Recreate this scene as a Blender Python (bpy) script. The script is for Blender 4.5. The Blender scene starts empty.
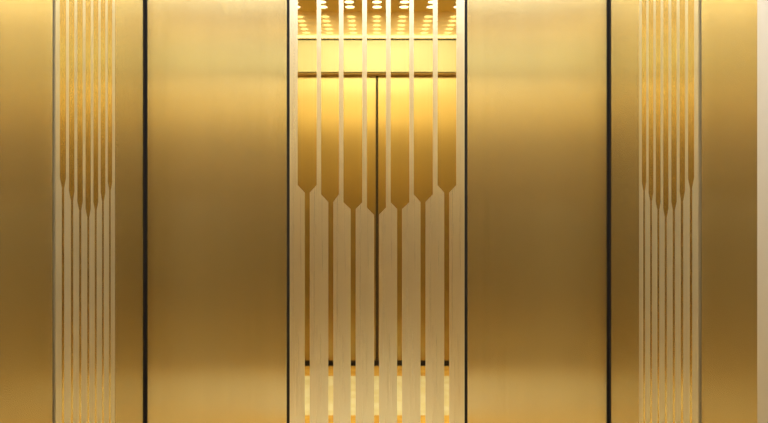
import bpy, bmesh, math, random
from mathutils import Vector

random.seed(4)
S = bpy.context.scene
C = S.collection

# ---------------------------------------------------------------- dimensions
HW = 0.80            # half width of the car
D = 2.40             # camera to rear wall
F = 2.60             # rear wall to front wall
H = 2.547            # floor to ceiling
EYE = 1.157
FPX = 696.0          # focal length in pixels of the 768 wide frame
K = FPX / D          # pixels per metre on the rear wall
CX, CY = 377.0, 205.0
BACK = 0.015         # thickness of the panels, the shell lies behind them


def rx(px): return (px - CX) / K
def rz(py): return EYE - (py - CY) / K
def sy(px): return -D + HW * FPX / abs(px - CX)       # side wall: pixel column -> y


# ---------------------------------------------------------------- materials
def new_mat(name):
    m = bpy.data.materials.new(name)
    m.use_nodes = True
    nt = m.node_tree
    nt.nodes.clear()
    out = nt.nodes.new('ShaderNodeOutputMaterial')
    return m, nt, out


def brushed(name, col, rough, aniso, grain=0.10, tangent=(0, 0, 1), streak=(520, 520, 2.2), rvar=0.04, coat=None):
    """Brushed metal: grain runs along the tangent, highlights spread across it."""
    m, nt, out = new_mat(name)
    N, L = nt.nodes, nt.links
    tc = N.new('ShaderNodeTexCoord')
    mp = N.new('ShaderNodeMapping')
    mp.inputs['Scale'].default_value = streak
    L.new(tc.outputs['Object'], mp.inputs['Vector'])
    nz = N.new('ShaderNodeTexNoise')
    nz.inputs['Scale'].default_value = 1.0
    nz.inputs['Detail'].default_value = 3.0
    L.new(mp.outputs[0], nz.inputs['Vector'])
    mp2 = N.new('ShaderNodeMapping')
    mp2.inputs['Scale'].default_value = tuple(s * 0.09 for s in streak)
    L.new(tc.outputs['Object'], mp2.inputs['Vector'])
    nz2 = N.new('ShaderNodeTexNoise')
    nz2.inputs['Scale'].default_value = 1.0
    nz2.inputs['Detail'].default_value = 2.0
    L.new(mp2.outputs[0], nz2.inputs['Vector'])
    add = N.new('ShaderNodeMath'); add.operation = 'ADD'
    L.new(nz.outputs[0], add.inputs[0]); L.new(nz2.outputs[0], add.inputs[1])
    mr = N.new('ShaderNodeMapRange')
    mr.inputs['From Min'].default_value = 0.5
    mr.inputs['From Max'].default_value = 1.5
    mr.inputs['To Min'].default_value = 1.0 - grain
    mr.inputs['To Max'].default_value = 1.0
    L.new(add.outputs[0], mr.inputs['Value'])
    mix = N.new('ShaderNodeVectorMath'); mix.operation = 'SCALE'
    mix.inputs[0].default_value = col[:3]
    L.new(mr.outputs[0], mix.inputs['Scale'])
    rr = N.new('ShaderNodeMapRange')
    rr.inputs['From Min'].default_value = 0.5
    rr.inputs['From Max'].default_value = 1.5
    rr.inputs['To Min'].default_value = rough - rvar
    rr.inputs['To Max'].default_value = rough + rvar
    L.new(add.outputs[0], rr.inputs['Value'])
    g = N.new('ShaderNodeBsdfAnisotropic')
    g.distribution = 'GGX'
    L.new(mix.outputs[0], g.inputs['Color'])
    L.new(rr.outputs[0], g.inputs['Roughness'])
    g.inputs['Anisotropy'].default_value = aniso
    cv = N.new('ShaderNodeCombineXYZ')
    for i in range(3):
        cv.inputs[i].default_value = tangent[i]
    L.new(cv.outputs[0], g.inputs['Tangent'])
    if coat is None:
        L.new(g.outputs[0], out.inputs['Surface'])
        return m
    # the sheet also scatters widely off the coarse scratches: (share, roughness, anisotropy)
    g2 = N.new('ShaderNodeBsdfAnisotropic')
    g2.distribution = 'GGX'
    L.new(mix.outputs[0], g2.inputs['Color'])
    g2.inputs['Roughness'].default_value = coat[1]
    g2.inputs['Anisotropy'].default_value = coat[2]
    L.new(cv.outputs[0], g2.inputs['Tangent'])
    ms = N.new('ShaderNodeMixShader')
    ms.inputs[0].default_value = coat[0]
    L.new(g.outputs[0], ms.inputs[1])
    L.new(g2.outputs[0], ms.inputs[2])
    L.new(ms.outputs[0], out.inputs['Surface'])
    return m


def plain(name, col, rough=0.5, metallic=0.0, spec=0.5):
    m, nt, out = new_mat(name)
    b = nt.nodes.new('ShaderNodeBsdfPrincipled')
    b.inputs['Base Color'].default_value = (*col, 1)
    b.inputs['Roughness'].default_value = rough
    b.inputs['Metallic'].default_value = metallic
    b.inputs['Specular IOR Level'].default_value = spec
    nt.links.new(b.outputs[0], out.inputs['Surface'])
    return m


def emit(name, col, strength):
    m, nt, out = new_mat(name)
    e = nt.nodes.new('ShaderNodeEmission')
    e.inputs['Color'].default_value = (*col, 1)
    e.inputs['Strength'].default_value = strength
    nt.links.new(e.outputs[0], out.inputs['Surface'])
    return m


def marble(name, base, vein, rough=0.12, scale=3.0):
    m, nt, out = new_mat(name)
    N, L = nt.nodes, nt.links
    tc = N.new('ShaderNodeTexCoord')
    nz = N.new('ShaderNodeTexNoise')
    nz.inputs['Scale'].default_value = scale
    nz.inputs['Detail'].default_value = 8
    nz.inputs['Distortion'].default_value = 1.6
    L.new(tc.outputs['Object'], nz.inputs['Vector'])
    cr = N.new('ShaderNodeValToRGB')
    cr.color_ramp.elements[0].position = 0.40
    cr.color_ramp.elements[0].color = (*vein, 1)
    cr.color_ramp.elements[1].position = 0.56
    cr.color_ramp.elements[1].color = (*base, 1)
    L.new(nz.outputs[0], cr.inputs[0])
    b = N.new('ShaderNodeBsdfPrincipled')
    b.inputs['Roughness'].default_value = rough
    L.new(cr.outputs[0], b.inputs['Base Color'])
    L.new(b.outputs[0], out.inputs['Surface'])
    return m


GOLD = (0.825, 0.735, 0.495)
M_gold = brushed('brushed_gold', GOLD, 0.23, 0.75, grain=0.12, rvar=0.015, coat=(0.03, 0.42, 0.3))
M_door = brushed('brushed_door_gold', (0.55, 0.425, 0.195), 0.22, 0.6, grain=0.05, coat=(0.4, 0.48, 0.5))
M_mirror = brushed('polished_gold_mirror', (0.93, 0.80, 0.46), 0.02, 0.0, grain=0.02, rvar=0.0)
M_etch = brushed('etched_champagne_metal', (0.80, 0.72, 0.54), 0.29, 0.0, grain=0.06, coat=(0.10, 0.6, 0.0))
M_etch_side = brushed('etched_pale_metal', (0.88, 0.82, 0.64), 0.31, 0.0, grain=0.06, coat=(0.36, 0.66, 0.0))
M_transom = brushed('satin_transom_gold', (0.50, 0.465, 0.28), 0.40, 0.3, grain=0.03, streak=(60, 60, 60))
M_ceiling = plain('ceiling_gold', (0.84, 0.60, 0.17), 0.45, 0.3)
M_header = brushed('polished_header_gold', (0.90, 0.74, 0.40), 0.03, 0.0, grain=0.02, rvar=0.0, coat=(0.6, 0.40, 0.0))
M_black = plain('black_rubber', (0.012, 0.010, 0.010), 0.6, 0, 0.2)
M_shell = plain('dark_shell', (0.03, 0.025, 0.02), 0.7)
M_pale = plain('pale_edge_fade', (0.50, 0.46, 0.41), 0.5, 0.0, 0.4)  # pale edge fade put into the colour of the added posts
M_lamp = emit('lamp_glow', (1.0, 0.96, 0.86), 4.5)
M_fill = emit('fill_glow', (1.0, 0.99, 0.96), 5.4)  # glow of the added ceiling fill panel
M_bezel = plain('lamp_bezel', (0.75, 0.62, 0.36), 0.25, 1.0)
M_header_shade = plain('header_shade_brown', (0.55, 0.35, 0.10), 0.5, 0.5)  # brown that stands in for the shade above the doors
M_cream = marble('cream_marble', (0.86, 0.87, 0.74), (0.78, 0.74, 0.54))
M_orange = marble('amber_marble', (0.75, 0.48, 0.12), (0.62, 0.36, 0.08), scale=6)


# ---------------------------------------------------------------- mesh helpers
def frame(side):
    if side == 'rear':
        return lambda u, v, w: (u, -w, v)
    if side == 'front':
        return lambda u, v, w: (u, -F + w, v)
    if side == 'left':
        return lambda u, v, w: (-HW + w, u, v)
    if side == 'right':
        return lambda u, v, w: (HW - w, u, v)
    if side == 'floor':
        return lambda u, v, w: (u, v, w)
    if side == 'ceiling':
        return lambda u, v, w: (u, v, H - w)


def link(name, bm, mat, parent=None, origin=None):
    bmesh.ops.recalc_face_normals(bm, faces=bm.faces[:])
    o0 = Vector(origin) if origin is not None else Vector((0, 0, 0))
    if origin is not None:
        bmesh.ops.translate(bm, verts=bm.verts[:], vec=-o0)
    me = bpy.data.meshes.new(name)
    bm.to_mesh(me)
    bm.free()
    me.materials.append(mat)
    o = bpy.data.objects.new(name, me)
    C.objects.link(o)
    if parent is not None:
        o.parent = parent
        o.location = o0 - parent.location
    else:
        o.location = o0
    return o


def add_prism(bm, side, poly, w0, w1):
    f = frame(side)
    a = [bm.verts.new(f(u, v, w0)) for u, v in poly]
    b = [bm.verts.new(f(u, v, w1)) for u, v in poly]
    bm.faces.new(a)
    bm.faces.new(b)
    n = len(poly)
    for i in range(n):
        bm.faces.new((a[i], a[(i + 1) % n], b[(i + 1) % n], b[i]))


def rect(u0, u1, v0, v1):
    return [(u0, v0), (u1, v0), (u1, v1), (u0, v1)]


def slab(name, side, u0, u1, v0, v1, w0, w1, mat, parent=None, bevel=0.0):
    bm = bmesh.new()
    add_prism(bm, side, rect(u0, u1, v0, v1), w0, w1)
    if bevel:
        bmesh.ops.recalc_face_normals(bm, faces=bm.faces[:])
        bmesh.ops.bevel(bm, geom=bm.edges[:], offset=bevel, segments=2, affect='EDGES', profile=0.5)
    return link(name, bm, mat, parent, frame(side)((u0 + u1) / 2, v0, 0) if side not in ('floor', 'ceiling')
                else frame(side)((u0 + u1) / 2, (v0 + v1) / 2, w0))


def tag(o, label=None, cat=None, group=None, kind=None):
    if label: o['label'] = label
    if cat: o['category'] = cat
    if group: o['group'] = group
    if kind: o['kind'] = kind
    return o


def thing(name, loc, label, cat, group=None):
    o = bpy.data.objects.new(name, None)
    o.empty_display_size = 0.1
    o.location = loc
    C.objects.link(o)
    return tag(o, label, cat, group)


# ---------------------------------------------------------------- setting
T = 0.06
tag(slab('floor', 'floor', -HW - BACK, HW + BACK, -F - 0.13, BACK, -0.08, -0.004, M_shell), kind='structure')
tag(slab('ceiling', 'ceiling', -HW - BACK, HW + BACK, -F - 0.13, BACK, -0.06, 0.0, M_ceiling), kind='structure')
tag(slab('wall_rear', 'rear', -HW - BACK - T, HW + BACK + T, -0.08, H + 0.06, -BACK - T, -BACK, M_shell), kind='structure')
tag(slab('wall_left', 'left', -F - 0.13, BACK, -0.08, H + 0.06, -BACK - T, -BACK, M_shell), kind='structure')
tag(slab('wall_right', 'right', -F - 0.13, BACK, -0.08, H + 0.06, -BACK - T, -BACK, M_shell), kind='structure')
tag(slab('wall_front', 'front', -HW - BACK - T, HW + BACK + T, -0.08, H + 0.06, -0.19, -0.13, M_shell), kind='structure')

# marble floor: amber border, cream field, amber inlay band, cream centre
def ring(name, a, b, mat):
    bm = bmesh.new()
    o = (-HW + a, HW - a, -F + a, -a)
    i = (-HW + b, HW - b, -F + b, -b)
    for r in ((o[0], o[1], o[2], i[2]), (o[0], o[1], i[3], o[3]), (o[0], i[0], i[2], i[3]), (i[1], o[1], i[2], i[3])):
        add_prism(bm, 'floor', rect(*r), -0.004, 0.0)
    return link(name, bm, mat, None, (0, -F / 2, 0))

BORD = 0.29
tag(ring('trim_1', 0.0, BORD, M_orange), kind='structure')
bm = bmesh.new()
add_prism(bm, 'floor', rect(-HW + BORD, HW - BORD, -F + BORD, -F + 1.17), -0.004, 0.0)
add_prism(bm, 'floor', rect(-HW + BORD, HW - BORD, -F + 1.43, -BORD), -0.004, 0.0)
tag(link('trim_2', bm, M_cream, None, (0, -F / 2, 0)), kind='structure')
tag(slab('trim_3', 'floor', -HW + BORD, HW - BORD, -F + 1.17, -F + 1.43, -0.004, 0.0, M_orange), kind='structure')

ZB, ZT = 0.0, H      # panels run from floor to ceiling

# ---------------------------------------------------------------- rear wall
XJ = (rx(288.2), rx(466.0))          # centres of the black joints
JW = 0.0050                          # half width of a joint
CN = 0.0075                          # width of the corner strip on the rear wall
tag(slab('wall_panel', 'rear', -HW + CN, XJ[0] - JW, ZB, ZT, -BACK, 0, M_gold, bevel=0.0012),
    'wide brushed gold wall panel on the rear wall, left of the striped centre panel', 'wall panel')
tag(slab('wall_panel', 'rear', XJ[1] + JW, HW - CN, ZB, ZT, -BACK, 0, M_gold, bevel=0.0012),
    'wide brushed gold wall panel on the rear wall, right of the striped centre panel', 'wall panel')
tag(slab('joint_strip', 'rear', XJ[0] - JW, XJ[0] + JW, ZB, ZT, -BACK, -0.002, M_black),
    'thin black joint strip along the left edge of the striped centre panel', 'joint strip')
tag(slab('joint_strip', 'rear', XJ[1] - JW, XJ[1] + JW, ZB, ZT, -BACK, -0.002, M_black),
    'thin black joint strip along the right edge of the striped centre panel', 'joint strip')

# etched / mirror decoration, in pixels of the centre panel
TONGUE = [(297.7, 316.7), (321.1, 338.9), (343.5, 362.2), (366.9, 386.0), (390.7, 409.3), (413.8, 432.8), (437.6, 456.3)]
STEM = [307.3, 330.8, 353.2, 376.6, 399.6, 423.0, 446.7]
SHOULDER = [185.0, 194.3, 202.3, 207.5, 202.3, 194.3, 185.0]
TIP = [192.6, 202.0, 209.0, 214.8, 209.0, 202.0, 192.6]
SW = 2.5             # half width of a stem


def decor_panel(side, root, p0, p1, umap, w0, w_mirror, w_etch, narrow=1.0, sw=SW):
    """Seven mirror stripes (wide above, pointed, thin stems below) between etched strips."""
    lab = dict(left='left', right='right', rear='rear')[side]
    outl = []
    for (a, b), s, sh, tp in zip(TONGUE, STEM, SHOULDER, TIP):
        m = (a + b) / 2
        outl.append((m + (a - m) * narrow, m + (b - m) * narrow, s - sw, s + sw, sh, tp))
    for a, b, s0, s1, sh, tp in outl:
        poly = [(s0, 'B'), (s1, 'B'), (s1, tp), (b, sh), (b, 'T'), (a, 'T'), (a, sh), (s0, tp)]
        pts = [(umap(x), ZB if y == 'B' else ZT if y == 'T' else rz(y)) for x, y in poly]
        bm = bmesh.new(); add_prism(bm, side, pts, w0, w_mirror)
        o = link('mirror_stripe', bm, M_mirror, root, frame(side)(umap((s0 + s1) / 2), ZB, 0))
        o['label'] = 'polished gold mirror stripe, wide above and narrow below its pointed end'
    edges = [None] + outl + [None]
    for i in range(len(edges) - 1):
        l, r = edges[i], edges[i + 1]
        if l: L_ = [(l[3], 'B'), (l[3], l[5]), (l[1], l[4]), (l[1], 'T')]
        else: L_ = [(p0, 'B'), (p0, 'T')]
        if r: R_ = [(r[0], 'T'), (r[0], r[4]), (r[2], r[5]), (r[2], 'B')]
        else: R_ = [(p1, 'T'), (p1, 'B')]
        pts = [(umap(x), ZB if y == 'B' else ZT if y == 'T' else rz(y)) for x, y in L_ + R_]
        bm = bmesh.new(); add_prism(bm, side, pts, w0, w_etch)
        xm = sum(x for x, _ in L_ + R_) / len(L_ + R_)
        o = link('etched_strip', bm, M_etch if side == 'rear' else M_etch_side, root, frame(side)(umap(xm), ZB, 0))
        o['label'] = 'matt pale champagne etched strip'


P0, P1 = 288.2 + JW * K, 466.0 - JW * K
r = thing('decorative_panel', (0, 0, 0), 'central panel of the rear wall with seven pointed mirror stripes between pale matt strips', 'decorative panel')
decor_panel('rear', r, P0, P1, rx, -BACK, 0.0, 0.0003)

# ---------------------------------------------------------------- side walls
Y_FAR, Y_NEAR = sy(113.4), sy(54.0)       # decorated panel of the left wall
Y_POST = -0.955      # rounded post added at the near end of each side wall
Y_POST2 = -1.115
for side, sgn in (('left', -1), ('right', 1)):
    jw = 0.006
    tag(slab('corner_strip', side, -0.021, 0.0, ZB, ZT, -BACK, 0.0, M_black),
        f'black vertical corner strip where the {side} wall meets the rear wall', 'corner strip')
    slab('flange', 'rear', min(sgn * HW, sgn * (HW - CN)), max(sgn * HW, sgn * (HW - CN)), ZB, ZT, -BACK, -0.001, M_black,
         parent=C.objects['corner_strip' if side == 'left' else 'corner_strip.001'])
    tag(slab('wall_panel', side, Y_FAR + 0.006, -0.021, ZB, ZT, -BACK, 0, M_gold, bevel=0.0012),
        f'narrow brushed gold wall panel on the {side} wall between striped panel and rear corner', 'wall panel')
    tag(slab('wall_panel', side, Y_POST + 0.002, Y_NEAR - jw, ZB, ZT, -BACK, 0, M_gold, bevel=0.0012),
        f'brushed gold wall panel at the {side} edge of the photo, in front of the striped panel', 'wall panel')
    tag(slab('joint_strip', side, Y_NEAR - jw, Y_NEAR, ZB, ZT, -BACK, -0.003, M_black),
        f'thin dark joint strip along the near edge of the striped panel on the {side} wall', 'joint strip')
    q0, q1 = Y_NEAR, Y_FAR
    um = lambda x, q0=q0, q1=q1: q0 + (x - P0) / (P1 - P0) * (q1 - q0)
    rt = thing('decorative_panel', (sgn * HW, (q0 + q1) / 2, 0),
               f'striped panel on the {side} wall with seven pointed mirror stripes, seen at a slant', 'decorative panel')
    decor_panel(side, rt, P0, P1, um, -BACK, 0.0046, 0.0046, 0.82, 3.0)
    # post added in place of the pale edge fade, half an ellipse in plan
    bm = bmesh.new()
    f = frame(side)
    prof = [(Y_POST2, -BACK)] + [((Y_POST + Y_POST2) / 2 - (Y_POST - Y_POST2) / 2 * math.cos(math.pi * k / 20),
             0.032 * math.sin(math.pi * k / 20)) for k in range(21)] + [(Y_POST, -BACK)]
    A = [bm.verts.new(f(u, ZB, w)) for u, w in prof]
    B = [bm.verts.new(f(u, ZT, w)) for u, w in prof]
    bm.faces.new(A); bm.faces.new(B)
    for k in range(len(prof)):
        q = bm.faces.new((A[k], A[(k + 1) % len(prof)], B[(k + 1) % len(prof)], B[k]))
        q.smooth = 1 <= k <= 20
    tag(link('fade_post', bm, M_pale, None, f((Y_POST + Y_POST2) / 2, ZB, 0)),
        f'added rounded post standing in for the pale beige fade on the {side} wall, at the very {side} edge of the photo', 'post')
    tag(slab('return_panel', side, -F + 0.0, Y_POST2 - 0.002, ZB, ZT, -BACK, 0, M_gold, bevel=0.0012),
        f'brushed gold return panel of the {side} wall beside the doors', 'wall panel')

# ---------------------------------------------------------------- front wall with the doors (seen in the mirrors)
OW, DT = 0.62, 2.1125
LEAN = 0.062          # leaves and jambs lean back, added to shift the reflected dark band


def lean(o):
    for v in o.data.vertices:
        v.co.y -= LEAN * max(0.0, (v.co.z + o.location.z) / DT)
    return o


KF = FPX / (D + F)
def fz(py): return EYE + (CY - py) / KF
J1 = fz(39.2)
for sgn, s in ((-1, 'left'), (1, 'right')):
    a, b = sorted((sgn * OW, sgn * (HW + BACK)))
    tag(lean(slab('door_jamb', 'front', a, b, 0, DT, -0.05, 0.0, M_gold, bevel=0.001)),
        f'brushed gold jamb panel on the {s} side of the car doors', 'door jamb')
tag(slab('transom_panel', 'front', -HW, HW, DT, J1 - 0.007, -0.02, 0.0, M_transom, bevel=0.001),
    'pale satin gold transom panel directly above the car doors', 'transom panel')
tag(slab('header_shade_strip', 'front', -OW + 0.001, OW - 0.001, DT - 0.012, DT - 0.0005, -0.082, -0.021, M_header_shade),  # brown strip added where shade falls under the transom
    'narrow brown strip standing in for the shade under the transom along the top of the car doors', 'header shade strip')
tag(slab('fascia', 'front', -HW, HW, J1 + 0.007, H, -0.08, 0.0, M_header),
    'polished gold fascia between the transom joint and the ceiling', 'fascia')
tag(slab('joint_strip', 'front', -HW, HW, J1 - 0.007, J1 + 0.007, -0.08, -0.002, M_black),
    'thin black horizontal joint above the transom panel over the doors', 'joint strip')
for i, sgn in enumerate((-1, 1)):
    a, b = sorted((sgn * 0.009, sgn * (OW - 0.002)))
    tag(lean(slab(f'door_{i+1}', 'front', a, b, 0.036, DT + 0.02, -0.049, -0.022, M_door)), kind='structure')
tag(lean(slab('door_seal', 'front', -0.009, 0.009, 0.036, DT + 0.02, -0.048, -0.026, M_black)),
    'black rubber seal in the gap between the two door leaves', 'door seal')
tag(slab('door_sill', 'front', -OW + 0.002, OW - 0.002, 0.0, 0.034, -0.075, -0.018, M_black),
    'black sill gap under the two door leaves', 'door sill')

# ---------------------------------------------------------------- ceiling lamps
ORD = ['nearest', 'second from', 'third from', 'fourth from', 'fifth from', 'sixth from']
COLS = ['far left', 'left', 'inner left', 'middle', 'inner right', 'right', 'far right']
def disc(name, r0, r1, w0, w1, c, mat, parent):
    bm = bmesh.new()
    n = 28
    f = frame('ceiling')
    def loop(rr, w): return [bm.verts.new(f(c[0] + rr * math.cos(2 * math.pi * k / n), c[1] + rr * math.sin(2 * math.pi * k / n), w)) for k in range(n)]
    if r0 > 0:
        A, B, Cc, Dd = loop(r0, w0), loop(r1, w0), loop(r1, w1), loop(r0, w1)
        for X, Y in ((A, B), (B, Cc), (Cc, Dd), (Dd, A)):
            for k in range(n):
                bm.faces.new((X[k], X[(k + 1) % n], Y[(k + 1) % n], Y[k]))
    else:
        A, B = loop(r1, w0), loop(r1, w1)
        bm.faces.new(A); bm.faces.new(B)
        for k in range(n):
            bm.faces.new((A[k], A[(k + 1) % n], B[(k + 1) % n], B[k]))
    return link(name, bm, mat, parent, f(c[0], c[1], w0))

proto = None
for row in range(5):
    for col in range(7):
        x = (col - 3) * 0.19
        y = -F + 0.125 + 0.12 * row
        lab = f'round ceiling downlight, {COLS[col]} in the row {ORD[row]} the doors'
        if proto is None:
            t = thing('ceiling_light', (x, y, H), lab, 'ceiling light', 'downlights in the ceiling by the doors')
            disc('bezel', 0.032, 0.040, 0.0, 0.004, (x, y), M_bezel, t)
            disc('diffuser', 0, 0.032, 0.0, 0.002, (x, y), M_lamp, t)
            proto = t
        else:
            t = proto.copy(); C.objects.link(t)
            t.location = (x, y, H); t['label'] = lab
            for ch in list(proto.children):
                c = ch.copy(); C.objects.link(c); c.parent = t

# large luminous panel added out of view to light the car
t = thing('fill_panel', (0, -1.0, H), 'large unseen fill light added to the ceiling over the middle of the car', 'fill light')
slab('diffuser', 'ceiling', -0.70, 0.70, -1.9, -0.1, 0.0, 0.012, M_fill, t)

# unseen spots added between panel and side walls to brighten the floor
for k, (x, y) in enumerate([(sx, -0.35 - 0.62 * j) for j in range(4) for sx in (-0.755, 0.755)]):
    s_ = 'left' if x < 0 else 'right'
    t = thing('fill_spot', (x, y, H), f'added unseen ceiling spotlight by the {s_} wall, {["first", "second", "third", "fourth"][k // 2]} from the rear wall',
              'fill_spot', 'added fill spots along the ceiling edge')
    disc('bezel', 0.026, 0.034, 0.0, 0.004, (x, y), M_bezel, t)
    ld = bpy.data.lights.new('beam', 'SPOT')
    ld.energy = 13
    ld.color = (1.0, 0.95, 0.86)
    ld.spot_size = math.radians(56)
    ld.spot_blend = 0.5
    ld.shadow_soft_size = 0.05
    lo = bpy.data.objects.new('beam', ld)
    C.objects.link(lo)
    lo.parent = t
    lo.location = (0, 0, -0.012)
    lo.rotation_euler = (0, (-1 if x > 0 else 1) * -math.radians(14), 0)

# ---------------------------------------------------------------- camera, world, view
cam = bpy.data.cameras.new('camera')
co = bpy.data.objects.new('camera', cam)
C.objects.link(co)
co.location = (0, -D, EYE)
co.rotation_euler = (math.pi / 2, 0, 0)
cam.sensor_width = 36.0
cam.lens = FPX / 768.0 * 36.0
cam.shift_x = (384.0 - CX) / 768.0
cam.shift_y = -(211.5 - CY) / 768.0
cam.clip_start = 0.02
S.camera = co

w = bpy.data.worlds.new('world')
S.world = w
w.use_nodes = True
w.node_tree.nodes['Background'].inputs['Color'].default_value = (0, 0, 0, 1)

S.view_settings.view_transform = 'Standard'
S.view_settings.look = 'None'
S.view_settings.gamma = 1.0
S.view_settings.use_curve_mapping = False
S.view_settings.exposure = 0.0
S.cycles.max_bounces = 24
S.cycles.glossy_bounces = 24
S.cycles.diffuse_bounces = 6
S.cycles.sample_clamp_indirect = 8.0
S.cycles.use_denoising = True
